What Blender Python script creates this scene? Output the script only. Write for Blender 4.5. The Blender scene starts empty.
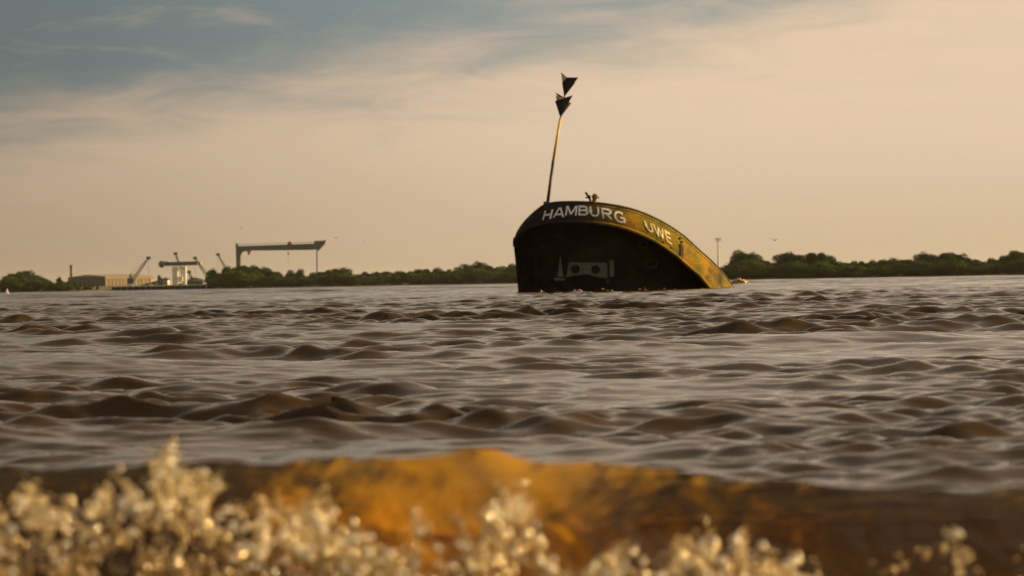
import bpy, bmesh, math, random
import numpy as np
from mathutils import Vector, Matrix, noise
R = math.radians
S = bpy.context.scene
C = S.collection
random.seed(7); rng = np.random.default_rng(11)

# ------------------------------------------------------------------ camera
F = 2844.4                      # focal length in pixels (100 mm on 36 mm, 1024 px)
CAMH = 0.5
ROLL = R(1.0); PITCH = 5.5/F
fwd = Vector((0, math.cos(PITCH), -math.sin(PITCH)))
rgt = Vector((math.cos(ROLL), 0, -math.sin(ROLL)))
rgt = (rgt - fwd*rgt.dot(fwd)).normalized()
upv = rgt.cross(fwd)
cd = bpy.data.cameras.new('camera'); cam = bpy.data.objects.new('camera', cd); C.objects.link(cam)
m = Matrix((rgt, upv, -fwd)).transposed().to_4x4(); m.translation = (0, 0, CAMH)
cam.matrix_world = m
cd.lens = 100; cd.sensor_width = 36; cd.clip_start = 0.1; cd.clip_end = 30000
cd.dof.use_dof = True; cd.dof.focus_distance = 28; cd.dof.aperture_fstop = 5.8
S.camera = cam

def P(px, py, D):
    """point at ground distance D (along +y) seen at photo pixel px, py"""
    d = fwd + rgt*((px-512)/F) + upv*((288-py)/F)
    return Vector((0, 0, CAMH)) + d*(D/d.y)

# ------------------------------------------------------------------ world
SUN_EL = R(15); SUN_AZ = R(80)          # azimuth measured from +y (view) to +x (right)
w = bpy.data.worlds.new('World'); S.world = w; w.use_nodes = True
nt = w.node_tree; nt.nodes.clear()
class G:
    """tiny node-graph helper"""
    def __init__(s, nt): s.nt = nt
    def n(s, t, **k):
        a = s.nt.nodes.new(t)
        for q, v in k.items(): setattr(a, q, v)
        return a
    def link(s, a, b): s.nt.links.new(a, b)
    def put(s, sock, v):
        if hasattr(v, 'is_output'): s.link(v, sock)
        else:
            if isinstance(v, (tuple, list)) and len(v) == 3 and sock.type == 'RGBA': v = (*v, 1)
            sock.default_value = v
    def math(s, op, a, b=0.0, c=0.0, clamp=False):
        x = s.n('ShaderNodeMath', operation=op, use_clamp=clamp)
        s.put(x.inputs[0], a); s.put(x.inputs[1], b); s.put(x.inputs[2], c)
        return x.outputs[0]
    def mix(s, f, a, b, mode='MIX'):
        x = s.n('ShaderNodeMix', data_type='RGBA', blend_type=mode)
        s.put(x.inputs[0], f); s.put(x.inputs[6], a); s.put(x.inputs[7], b)
        return x.outputs[2]
    def ramp(s, v, lo, hi, a=0.0, b=1.0):
        x = s.n('ShaderNodeMapRange', interpolation_type='SMOOTHSTEP')
        s.put(x.inputs[0], v); s.put(x.inputs[1], lo); s.put(x.inputs[2], hi); s.put(x.inputs[3], a); s.put(x.inputs[4], b)
        return x.outputs[0]
    def noise(s, vec, scale, detail=4, rough=.55, lac=2.0, dist=0.0):
        x = s.n('ShaderNodeTexNoise')
        if vec is not None: s.link(vec, x.inputs['Vector'])
        x.inputs['Scale'].default_value = scale; x.inputs['Detail'].default_value = detail
        x.inputs['Roughness'].default_value = rough; x.inputs['Lacunarity'].default_value = lac
        x.inputs['Distortion'].default_value = dist
        return x.outputs[0]
    def comb(s, x, y, z):
        q = s.n('ShaderNodeCombineXYZ'); s.put(q.inputs[0], x); s.put(q.inputs[1], y); s.put(q.inputs[2], z)
        return q.outputs[0]
g = G(nt)
sky = g.n('ShaderNodeTexSky', sky_type='NISHITA', sun_disc=False)
sky.sun_elevation = SUN_EL; sky.sun_rotation = SUN_AZ
sky.air_density = 1.5; sky.dust_density = 4.0; sky.ozone_density = 1.5
tc = g.n('ShaderNodeTexCoord'); sp = g.n('ShaderNodeSeparateXYZ'); g.link(tc.outputs['Generated'], sp.inputs[0])
X, Y, Z = sp.outputs
az = g.math('ARCTAN2', X, Y)
el = g.math('ARCSINE', Z)
sunward = g.math('COSINE', g.math('SUBTRACT', az, SUN_AZ))            # 1 towards the sun
# cloud bank: everything under a ragged slanting edge, wisps above it
v1 = g.comb(g.math('MULTIPLY', az, 9.0), g.math('MULTIPLY', g.math('SUBTRACT', el, g.math('MULTIPLY', az, 0.10)), 46.0), 0.35)
n1 = g.noise(v1, 1.0, 4, .48, dist=.3)
v2 = g.comb(g.math('MULTIPLY', az, 20.0), g.math('MULTIPLY', g.math('ADD', el, g.math('MULTIPLY', az, 0.03)), 95.0), 4.2)
n2 = g.noise(v2, 1.0, 5, .6, dist=.8)
edge = g.math('MULTIPLY_ADD', g.math('MINIMUM', az, 0.5), 0.16, 0.087)
dd = g.math('SUBTRACT', edge, el)
dd = g.math('MULTIPLY_ADD', g.math('SUBTRACT', n1, 0.5), 0.050, dd)
dd = g.math('MULTIPLY_ADD', g.math('SUBTRACT', n2, 0.5), 0.034, dd)
bank = g.ramp(dd, -0.022, 0.030)
wisp = g.math('MULTIPLY', g.ramp(n2, 0.50, 0.76), 0.30)
added_veil = g.math('MULTIPLY', g.ramp(el, 0.10, 0.17), g.ramp(n1, .3, .7, .72, .95))  # unseen cloud above the view, added to warm the water's reflections
cover = g.math('MAXIMUM', g.math('MAXIMUM', bank, wisp), added_veil)
bright = g.ramp(az, -0.24, 0.06, 0.66, 1.0)
glow = g.math('MULTIPLY_ADD', g.math('MAXIMUM', sunward, 0.0), 0.25, 1.0)
bright = g.math('MULTIPLY', bright, glow)
tan_lo = (5.7, 4.30, 2.80); tan_hi = (7.0, 5.40, 3.75)
tan = g.mix(g.ramp(el, 0.0, 0.06), tan_lo, tan_hi)
tan = g.mix(g.ramp(el, 0.15, 0.7), tan, (4.3, 3.75, 3.0))
tan = g.mix(g.math('MULTIPLY', g.ramp(n2, .40, .65), g.ramp(el, .03, .08, .04, .30)), tan, (8.2, 5.6, 4.0))
tan = g.mix(1.0, tan, g.comb(bright, bright, bright), 'MULTIPLY')
blue = g.mix(1.0, sky.outputs[0], (0.50, 0.56, 0.60), 'MULTIPLY')
bl2 = g.mix(0.72, blue, (2.6, 3.2, 3.35))
bb = g.math('MULTIPLY', g.ramp(az, -0.25, 0.05, 0.60, 1.12), g.ramp(el, 0.06, 0.2, 1.0, 0.9))
bl2 = g.mix(1.0, bl2, g.comb(bb, bb, bb), 'MULTIPLY')
skyc = g.mix(cover, bl2, tan)
bg = g.n('ShaderNodeBackground'); g.link(skyc, bg.inputs[0]); bg.inputs[1].default_value = 0.066
wo = g.n('ShaderNodeOutputWorld'); g.link(bg.outputs[0], wo.inputs[0])

# ------------------------------------------------------------------ sun and exposure
ld = bpy.data.lights.new('sun', 'SUN'); ld.energy = 5.0; ld.angle = R(0.5); ld.color = (1.0, 0.69, 0.32)
sun = bpy.data.objects.new('sun', ld); C.objects.link(sun)
sd = Vector((math.sin(SUN_AZ)*math.cos(SUN_EL), math.cos(SUN_AZ)*math.cos(SUN_EL), math.sin(SUN_EL)))
sun.rotation_euler = sd.to_track_quat('Z', 'Y').to_euler(); sun.location = sd*50
vs = S.view_settings; vs.view_transform = 'Standard'; vs.look = 'None'; vs.exposure = 0.6; vs.gamma = 1
S.cycles.use_denoising = True
S.cycles.max_bounces = 8; S.cycles.transmission_bounces = 6; S.cycles.transparent_max_bounces = 8
S.cycles.sample_clamp_indirect = 6; S.cycles.caustics_refractive = False; S.cycles.caustics_reflective = False

# ------------------------------------------------------------------ materials
def mat(name):
    m = bpy.data.materials.new(name); m.use_nodes = True; m.node_tree.nodes.clear()
    return m, G(m.node_tree)
def finish(m, g, bsdf, vol=None):
    o = g.n('ShaderNodeOutputMaterial'); g.link(bsdf, o.inputs[0])
    if vol is not None: g.link(vol, o.inputs[1])
    return m
def principled(g, col, rough=.6, metal=0.0, bump=None, dist=.01, strength=1.0, **k):
    b = g.n('ShaderNodeBsdfPrincipled')
    g.put(b.inputs['Base Color'], col); g.put(b.inputs['Roughness'], rough); g.put(b.inputs['Metallic'], metal)
    for q, v in k.items(): g.put(b.inputs[q.replace('_', ' ')], v)
    if bump is not None:
        q = g.n('ShaderNodeBump'); q.inputs['Strength'].default_value = strength; q.inputs['Distance'].default_value = dist
        g.link(bump, q.inputs['Height']); g.link(q.outputs[0], b.inputs['Normal'])
    return b.outputs[0]
def paint(name, c, c2=None, rough=.5, scale=3.0, var=.5, metal=0.0, bump=.0):
    m, g = mat(name)
    t = g.n('ShaderNodeTexCoord')
    n = g.noise(t.outputs['Object'], scale, 5, .6)
    c2 = c2 or tuple(x*.6 for x in c)
    col = g.mix(g.ramp(n, .5-var/2+.1, .5+var/2), c, c2)
    return finish(m, g, principled(g, col, rough, metal, n if bump else None, bump or .01))

def water_material():
    m, g = mat('river_water')
    gp = g.n('ShaderNodeNewGeometry').outputs['Position']
    s = g.n('ShaderNodeSeparateXYZ'); g.link(gp, s.inputs[0])
    # ripples too fine for the mesh
    va = g.comb(g.math('MULTIPLY', s.outputs[0], .38), s.outputs[1], s.outputs[2])
    r1 = g.noise(va, 6.0, 3, .5); r2 = g.noise(va, 21.0, 3, .5); r3 = g.noise(va, 1.6, 3, .55)
    r0 = g.noise(va, .55, 3, .6)
    h = g.math('MULTIPLY_ADD', r2, .2, r1)
    h = g.math('MULTIPLY_ADD', g.math('MULTIPLY', r0, g.ramp(s.outputs[1], 60.0, 250.0)), 18.0, h)
    dist = g.ramp(s.outputs[1], 20.0, 110.0)
    h = g.math('MULTIPLY_ADD', g.math('MULTIPLY', r3, dist), 3.2, h)
    turb = g.noise(gp, .8, 4, .6)
    col = g.mix(turb, (.030, .0160, .0025), (.060, .0335, .0050))
    b = principled(g, col, .015, 0, h, .011, 1.0, IOR=1.33)
    return finish(m, g, b)
M = {'water': water_material()}

def wave_material():
    m, g = mat('breaker_water')
    gp = g.n('ShaderNodeNewGeometry').outputs['Position']
    s = g.n('ShaderNodeSeparateXYZ'); g.link(gp, s.inputs[0])
    v = g.comb(g.math('MULTIPLY_ADD', s.outputs[2], -.55, g.math('MULTIPLY', s.outputs[0], 1.0)), g.math('MULTIPLY', s.outputs[1], .3), g.math('MULTIPLY', s.outputs[2], .22))
    n1 = g.noise(v, 22.0, 2, .5, dist=.5); n2 = g.noise(gp, 45.0, 3, .6)
    clear = g.math('MULTIPLY', g.ramp(s.outputs[0], -.62, -.10), g.ramp(s.outputs[0], .08, .50, 1.0, 0.0))  # keeps the painted amber glow to the middle of the wave
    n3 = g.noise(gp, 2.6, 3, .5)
    glow_fade = g.ramp(g.math('ADD', g.math('MULTIPLY_ADD', n3, .8, g.math('MULTIPLY', n1, .8)), g.math('MULTIPLY_ADD', clear, -.36, .20)), .58, .96)
    trans = g.n('ShaderNodeBsdfTranslucent'); g.put(trans.inputs[0], g.mix(glow_fade, (1.0, .62, .05), (.055, .028, .004)))  # backlit glow put into the colour: bright amber fading to dark brown
    diff = g.n('ShaderNodeBsdfDiffuse'); g.put(diff.inputs[0], (.04, .022, .005))
    bp = g.n('ShaderNodeBump'); bp.inputs['Distance'].default_value = .006
    g.link(g.math('MULTIPLY_ADD', n2, .3, n1), bp.inputs['Height'])
    gl = g.n('ShaderNodeBsdfGlossy'); g.put(gl.inputs['Roughness'], .08); g.link(bp.outputs[0], gl.inputs['Normal'])
    m0 = g.n('ShaderNodeMixShader'); m0.inputs[0].default_value = .95
    g.link(diff.outputs[0], m0.inputs[1]); g.link(trans.outputs[0], m0.inputs[2])
    tp = g.n('ShaderNodeBsdfTransparent'); g.put(tp.inputs[0], (1, .93, .70))
    mx = g.n('ShaderNodeMixShader'); mx.inputs[0].default_value = .34
    g.link(m0.outputs[0], mx.inputs[1]); g.link(tp.outputs[0], mx.inputs[2])
    fr = g.n('ShaderNodeFresnel'); fr.inputs['IOR'].default_value = 1.33; g.link(bp.outputs[0], fr.inputs['Normal'])
    bf = g.n('ShaderNodeNewGeometry').outputs['Backfacing']
    m2 = g.n('ShaderNodeMixShader'); g.link(g.math('MULTIPLY', fr.outputs[0], g.math('SUBTRACT', 1.0, bf)), m2.inputs[0])
    g.link(mx.outputs[0], m2.inputs[1]); g.link(gl.outputs[0], m2.inputs[2])
    va = g.n('ShaderNodeVolumeAbsorption'); g.put(va.inputs['Color'], (.93, .82, .50)); g.put(va.inputs['Density'], 5.5)
    return finish(m, g, m2.outputs[0], va.outputs[0])
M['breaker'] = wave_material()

def spray_material(name, glass, c, gloss, gr):
    m, g = mat(name)
    b = g.n('ShaderNodeBsdfGlass'); b.inputs['IOR'].default_value = 1.33; b.inputs['Roughness'].default_value = .12
    g.put(b.inputs[0], (1, .93, .74))
    t = g.n('ShaderNodeBsdfTranslucent'); g.put(t.inputs[0], c)
    d = g.n('ShaderNodeBsdfDiffuse'); g.put(d.inputs[0], c)
    gl = g.n('ShaderNodeBsdfGlossy'); g.put(gl.inputs[0], (1, .92, .72)); g.put(gl.inputs['Roughness'], gr)
    a = g.n('ShaderNodeMixShader'); a.inputs[0].default_value = .5; g.link(t.outputs[0], a.inputs[1]); g.link(d.outputs[0], a.inputs[2])
    q = g.n('ShaderNodeMixShader'); q.inputs[0].default_value = glass; g.link(a.outputs[0], q.inputs[1]); g.link(b.outputs[0], q.inputs[2])
    r = g.n('ShaderNodeMixShader'); r.inputs[0].default_value = gloss; g.link(q.outputs[0], r.inputs[1]); g.link(gl.outputs[0], r.inputs[2])
    return finish(m, g, r.outputs[0])
M['drop'] = spray_material('spray_drops', .50, (1.0, .76, .28), .30, .15)
M['foam'] = spray_material('wave_foam', .10, (.55, .35, .085), .20, .25)
M['bright_drop'] = spray_material('sunlit_drops', .0, (1.0, .95, .80), .50, .2)  # white beads as sun glints, their brightness put into the colour

def hull_paint():
    m, g = mat('bulwark_plating')
    t = g.n('ShaderNodeTexCoord').outputs['Object']
    mp = g.n('ShaderNodeMapping'); g.link(t, mp.inputs[0]); mp.inputs['Scale'].default_value = (1, 1, 3.2)
    n1 = g.noise(t, 1.1, 6, .62); n2 = g.noise(mp.outputs[0], 5.0, 6, .65); n3 = g.noise(t, .55, 3, .5)
    n4 = g.noise(t, 16.0, 4, .7)
    rust = g.mix(n2, (.48, .28, .014), (.26, .12, .007))
    algae = g.mix(n2, (.33, .26, .008), (.12, .11, .005))
    col = g.mix(g.ramp(n1, .40, .60), rust, algae)
    col = g.mix(g.ramp(n3, .46, .72), col, (.035, .028, .015))
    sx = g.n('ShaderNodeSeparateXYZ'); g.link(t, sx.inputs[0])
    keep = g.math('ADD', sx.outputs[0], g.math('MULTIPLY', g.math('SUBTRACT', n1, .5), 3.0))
    col = g.mix(g.ramp(keep, 2.6, 5.4), (.022, .022, .023), col)  # black paint at the left, with that side's shade put into the colour
    col = g.mix(g.math('MULTIPLY', g.ramp(n4, .52, .64), .8), col, (.02, .016, .01))
    return finish(m, g, principled(g, col, .8, 0, g.math('MULTIPLY_ADD', n4, .5, n2), .05, .9, Specular_IOR_Level=.2))
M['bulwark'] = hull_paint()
M['hull'] = paint('black_bottom_paint', (.011, .009, .006), (.040, .026, .011), .8, 1.5, .4, bump=.02)
M['steel_dark'] = paint('dark_corroded_steel', (.015, .013, .010), (.035, .022, .012), .75, 6, .5, bump=.01)
M['rust'] = paint('rusty_steel', (.20, .075, .020), (.08, .03, .012), .75, 9, .5, bump=.01)
M['grey_plate'] = paint('weathered_grey_plate', (.105, .10, .085), (.05, .047, .038), .7, 5, .6, bump=.01)
M['white_paint'] = paint('white_letter_paint', (.90, .90, .90), (.66, .64, .60), .55, 9, .45)
M['sunlit_paint'] = paint('sunlit_letter_paint', (.85, .74, .46), (.60, .48, .22), .6, 6, .5)  # white lettering with the warm sunlight put into its colour
M['yellow'] = paint('yellow_paint', (.78, .48, .02), (.55, .30, .02), .4, 5, .4)
M['black'] = paint('black_paint', (.012, .013, .016), (.02, .02, .02), .55, 5, .4)
M['topmark'] = paint('black_topmark_paint', (.010, .012, .018), (.018, .018, .022), .75, 5, .4)
M['lit_plate'] = paint('sunlit_ochre_plate', (.62, .40, .20), (.42, .26, .12), .7, 5, .4)  # lit inner face of the topmark, sunlight put into the plate colour
M['crane_teal'] = paint('teal_grey_crane_paint', (.045, .085, .085), (.035, .06, .062), .6, .1, .4)
M['crane_white'] = paint('pale_crane_paint', (.68, .66, .60), (.52, .50, .44), .6, .1, .4)
M['crane_blue'] = paint('blue_cab_paint', (.035, .075, .11), None, .6, .3, .4)
M['red'] = paint('red_trolley_paint', (.52, .10, .05), (.38, .08, .05), .6, .3, .4)
M['orange_tip'] = paint('orange_paint', (.75, .35, .16), None, .6, .3, .3)
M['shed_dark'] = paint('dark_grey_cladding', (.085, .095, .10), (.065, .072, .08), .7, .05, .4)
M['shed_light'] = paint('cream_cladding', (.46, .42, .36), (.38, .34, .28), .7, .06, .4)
M['shed_roof'] = paint('tan_roof_sheet', (.33, .27, .17), (.27, .22, .14), .7, .06, .4)
M['door'] = paint('dull_red_brown_door', (.30, .20, .14), None, .7, .1, .4)
M['chimney'] = paint('sandy_brick', (.38, .26, .13), None, .8, .2, .4)
M['quay'] = paint('quay_concrete', (.20, .16, .12), (.10, .085, .06), .85, .05, .6)
M['glass'] = paint('dark_window_glass', (.03, .035, .04), None, .15, 1, .3)
M['bird_dark'] = paint('dark_feathers', (.04, .035, .03), None, .8, 20, .3)
M['bird_white'] = paint('white_feathers', (.75, .72, .68), (.5, .48, .45), .8, 20, .3)
M['buoy_white'] = paint('white_buoy_paint', (.7, .66, .58), None, .5, 3, .3)
M['bark'] = paint('bark', (.07, .05, .03), (.035, .026, .016), .9, 1.5, .5)
def ground_mat():
    m, g = mat('river_bank')
    gp = g.n('ShaderNodeNewGeometry').outputs['Position']
    s = g.n('ShaderNodeSeparateXYZ'); g.link(gp, s.inputs[0])
    n = g.noise(gp, .05, 5, .6)
    grass = g.mix(n, (.07, .085, .02), (.12, .11, .035))
    sand = g.mix(n, (.20, .15, .075), (.12, .10, .045))
    col = g.mix(g.ramp(g.math('MULTIPLY_ADD', n, 1.2, s.outputs[2]), 1.1, 1.9), sand, grass)
    return finish(m, g, principled(g, col, .9, 0, n, .3))
M['bank'] = ground_mat()
def leaf_mat(name, a, b):
    m, g = mat(name)
    oi = g.n('ShaderNodeObjectInfo').outputs['Random']
    gp = g.n('ShaderNodeTexCoord').outputs['Object']
    n = g.noise(gp, .6, 3, .6)
    col = g.mix(g.ramp(n, .3, .7), a, b)
    hs = g.n('ShaderNodeHueSaturation'); g.put(hs.inputs['Hue'], g.math('MULTIPLY_ADD', oi, .05, .475))
    g.put(hs.inputs['Value'], g.math('MULTIPLY_ADD', oi, .5, .75)); g.put(hs.inputs['Color'], col)
    d = g.n('ShaderNodeBsdfDiffuse'); g.link(hs.outputs[0], d.inputs[0])
    t = g.n('ShaderNodeBsdfTranslucent'); g.link(hs.outputs[0], t.inputs[0])
    x = g.n('ShaderNodeMixShader'); x.inputs[0].default_value = .25
    g.link(d.outputs[0], x.inputs[1]); g.link(t.outputs[0], x.inputs[2])
    return finish(m, g, x.outputs[0])
M['leaf'] = leaf_mat('dark_green_foliage', (.026, .050, .018), (.050, .080, .024))
M['leaf_light'] = leaf_mat('olive_green_foliage', (.052, .078, .024), (.082, .10, .030))

# ------------------------------------------------------------------ mesh helpers
class MB:
    def __init__(s): s.v = []; s.f = []
    def add(s, vs, fs):
        k = len(s.v); s.v += [tuple(v) for v in vs]; s.f += [tuple(i+k for i in f) for f in fs]; return s
    def box(s, c, d, rot=None):
        c = Vector(c); q = []
        for z in (-.5, .5):
            for y in (-.5, .5):
                for x in (-.5, .5):
                    p = Vector((x*d[0], y*d[1], z*d[2]))
                    if rot is not None: p = rot @ p
                    q.append(c+p)
        return s.add(q, [(0,2,3,1), (4,5,7,6), (0,1,5,4), (2,6,7,3), (0,4,6,2), (1,3,7,5)])
    def bar(s, a, b, w, h=None):
        """box beam from a to b"""
        a, b = Vector(a), Vector(b); d = b-a
        r = d.to_track_quat('X', 'Z').to_matrix()
        return s.box((a+b)/2, (d.length, w, h or w), r)
    def tube(s, pts, rad, n=8, cap=True):
        pts = [Vector(p) for p in pts]
        if not hasattr(rad, '__len__'): rad = [rad]*len(pts)
        vs = []
        for i, p in enumerate(pts):
            d = (pts[min(i+1, len(pts)-1)] - pts[max(i-1, 0)]).normalized()
            a = d.cross(Vector((0, 0, 1)))
            if a.length < .05: a = d.cross(Vector((0, 1, 0)))
            a.normalize(); b = d.cross(a)
            for k in range(n):
                t = 2*math.pi*k/n
                vs.append(p + a*math.cos(t)*rad[i] + b*math.sin(t)*rad[i])
        fs = []
        for i in range(len(pts)-1):
            for k in range(n):
                fs.append((i*n+k, i*n+(k+1) % n, (i+1)*n+(k+1) % n, (i+1)*n+k))
        if cap:
            fs.append(tuple(range(n))[::-1]); fs.append(tuple((len(pts)-1)*n+k for k in range(n)))
        return s.add(vs, fs)
    def prism(s, poly, depth):
        """polygon of 3-D points extruded by the vector depth"""
        n = len(poly); a = [Vector(p) for p in poly]; b = [p+Vector(depth) for p in a]
        return s.add(a+b, [tuple(range(n)), tuple(range(2*n-1, n-1, -1))] + [(i, (i+1) % n + 0, n+(i+1) % n, n+i) for i in range(n)])
    def build(s, name, mt, parent=None, smooth=False, origin=None, **props):
        o0 = Vector(origin) if origin is not None else Vector((0, 0, 0))
        me = bpy.data.meshes.new(name)
        me.from_pydata([Vector(v)-o0 for v in s.v], [], s.f)
        bm = bmesh.new(); bm.from_mesh(me); bmesh.ops.recalc_face_normals(bm, faces=bm.faces); bm.to_mesh(me); bm.free()
        me.materials.append(mt)
        if smooth: me.polygons.foreach_set('use_smooth', [True]*len(me.polygons))
        o = bpy.data.objects.new(name, me); C.objects.link(o)
        if parent is not None:
            o.parent = parent
            if origin is None: o.matrix_parent_inverse = Matrix.Translation(-world_loc(parent))
            else: o.location = o0 - world_loc(parent)
        else: o.location = o0
        for k, v in props.items(): o[k] = v
        return o
def world_loc(o):
    p = Vector((0, 0, 0))
    while o is not None:
        p += o.location + (o.matrix_parent_inverse.translation if o.parent else Vector((0, 0, 0))); o = o.parent
    return p
def thing(name, loc, label, cat, group=None):
    o = bpy.data.objects.new(name, None); C.objects.link(o); o.location = loc; o.empty_display_size = .2
    o['label'] = label; o['category'] = cat
    if group: o['group'] = group
    return o
def tag(o, label=None, cat=None, group=None, kind=None):
    for k, v in (('label', label), ('category', cat), ('group', group), ('kind', kind)):
        if v: o[k] = v
    return o
def np_mesh(name, V, Fq, mt, smooth=True):
    me = bpy.data.meshes.new(name)
    nv, nf, k = len(V), len(Fq), Fq.shape[1]
    me.vertices.add(nv); me.vertices.foreach_set('co', V.astype(np.float32).ravel())
    me.loops.add(nf*k); me.loops.foreach_set('vertex_index', Fq.astype(np.int32).ravel())
    me.polygons.add(nf); me.polygons.foreach_set('loop_start', np.arange(0, nf*k, k, dtype=np.int32))
    me.update(calc_edges=True)
    me.polygons.foreach_set('use_smooth', np.full(nf, smooth))
    me.materials.append(mt)
    o = bpy.data.objects.new(name, me); C.objects.link(o); return o
def grid_faces(r, c):
    i = np.arange(r-1)[:, None]*c + np.arange(c-1)[None, :]; i = i.ravel()
    return np.stack([i, i+1, i+c+1, i+c], 1)

# ------------------------------------------------------------------ river water
def wave_sum(x, y, cell):
    """height and horizontal shift of a choppy sea; waves shorter than the mesh can carry fade out"""
    z = np.zeros_like(x); dx = np.zeros_like(x); dy = np.zeros_like(x)
    rg = np.random.default_rng(5)
    bands = [(12, 8, .045, .3), (5.5, 8, .0115, .14), (2.6, 12, .0088, .26), (1.3, 18, .0094, .36), (.65, 22, .0088, .40), (.33, 26, .0056, .44), (.17, 26, .0031, .46), (.10, 20, .0015, .5)]
    far = np.clip(.66 + (y-8)/55, .66, 1.25); vfar = 1 + 4.0*np.clip((y-115)/120, 0, 1)
    pn = np.sin(x*.9+2.1*np.sin(y*.37+.5))+np.sin(y*.55+1.9*np.sin(x*.43+y*.11))+.7*np.sin(x*2.1+y*.8+1.5*np.sin(y*1.3))
    gust = np.clip(.88+.38*pn, .35, 1.8)
    patch = .75+.5*(.5+.5*np.sin(x*.31+1.3*np.sin(y*.17)+.7))*(.5+.5*np.sin(y*.23+1.7*np.sin(x*.21)))
    zmod = 1
    for L0, n, A, spread in bands:
        if L0 == .65: zc = .048*far*vfar; z = zc*np.tanh(z/zc)
        if L0 == .65: zmod = np.clip(1+z*9, .45, 1.7)
        for i in range(n):
            L = L0*rg.uniform(.72, 1.4); th = rg.normal(0, spread) + .06
            a = A*rg.uniform(.5, 1.3)*math.sqrt(8/n)
            k = 2*math.pi/L; kx, ky = k*math.sin(th), k*math.cos(th); ph = rg.uniform(0, 6.28)
            fade = np.clip((L/cell-2.5)/3, 0, 1)
            aa = a*fade*(patch if L0 < 2 else 1)*(np.clip((y-90)/120, 0, 1) if L0 == 12 else far*vfar if L0 > 2 else far if L0 > .5 else 1)*(1 if L0 > 1 else zmod*gust)
            p = kx*x + ky*y + ph + .35*np.sin(.5*kx*y - .4*ky*x + ph)
            s, c = np.sin(p), np.cos(p)
            z += aa*c; q = .85 if L0 > 1 else .55
            dx -= q*aa*math.sin(th)*s; dy -= q*aa*math.cos(th)*s
    return z, dx, dy

def make_water():
    ys = [-60, -20, -5, 0, 1.5, 2.5]; y = 3.0
    while y < 620:
        ys.append(y)
        y += .03 if y < 5.4 else (max(.014, min(.0025*y, .05)) if y < 45 else .05*(y/45)**1.42)
    while y < 14000: ys.append(y); y *= 1.25
    ys = np.array(ys)
    nc = 440
    u = np.linspace(-1, 1, nc)
    inner = np.concatenate([np.linspace(-1.0, 1.0, nc)])
    outer = np.array([1.15, 1.5, 2.4, 5, 12, 40])
    U = np.concatenate([-outer[::-1], inner, outer])
    half = np.maximum(.205*ys + .55, .8)
    Xg = np.zeros((len(ys), len(U)))
    Xg[:, 6:6+nc] = half[:, None]*inner[None, :]
    for i, o in enumerate(outer):
        xx = half*o
        if i >= 3: xx = np.maximum(xx, [0, 0, 0, 300, 2500, 9000][i])
        Xg[:, 6+nc+i] = xx; Xg[:, 5-i] = -xx
    Yg = np.repeat(ys[:, None], len(U), 1)
    cell = np.maximum(np.gradient(ys)[:, None], np.gradient(Xg, axis=1))
    cell = np.maximum(cell, .01)
    z, dx, dy = wave_sum(Xg, Yg, cell)
    calm = np.clip((Yg-5.6)/3.0, 0, 1)*.9+.1      # the trough behind and in front of the breaker
    # the steeper swell and its dark hollows in the middle distance
    def ridge(x0, y0, wx, wy, a, tilt=0.0):
        yy = Yg-y0-tilt*(Xg-x0)-.22*np.sin(Xg*1.7+y0); t = yy/wy
        return a*np.exp(-((Xg-x0)/wx)**2)*(1/(1+np.exp(-t*5))*np.exp(-np.clip(t, 0, 9)*1.1)*1.7 - .18*np.exp(-(t+.6)**2*2))
    sw = (ridge(-3.2, 17.0, 2.0, .75, .075, .1) + ridge(.3, 19.5, .95, .7, .055, -.05) + ridge(2.3, 21.0, 1.0, .6, .065, -.15) + ridge(-1.9, 14.3, 1.5, .6, .032, .1)
          + ridge(-.7, 12.6, 1.1, .45, .018, .05) + ridge(-2.6, 12.2, 1.1, .5, .026, 0) + ridge(1.5, 14.2, .9, .35, .016, .1) + ridge(3.8, 26, 1.6, .8, .04, 0) + ridge(-3.8, 28, 1.9, .9, .04, 0))
    z = z*calm*.95 + sw
    V = np.stack([(Xg+dx*calm), (Yg+dy*calm), z], -1).reshape(-1, 3)
    o = np_mesh('river', V, grid_faces(len(ys), len(U)), M['water'])
    tag(o, 'choppy brown river water reaching from the surf to the far banks', kind='structure')
    print('water verts', len(V), flush=True)
make_water()

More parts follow.
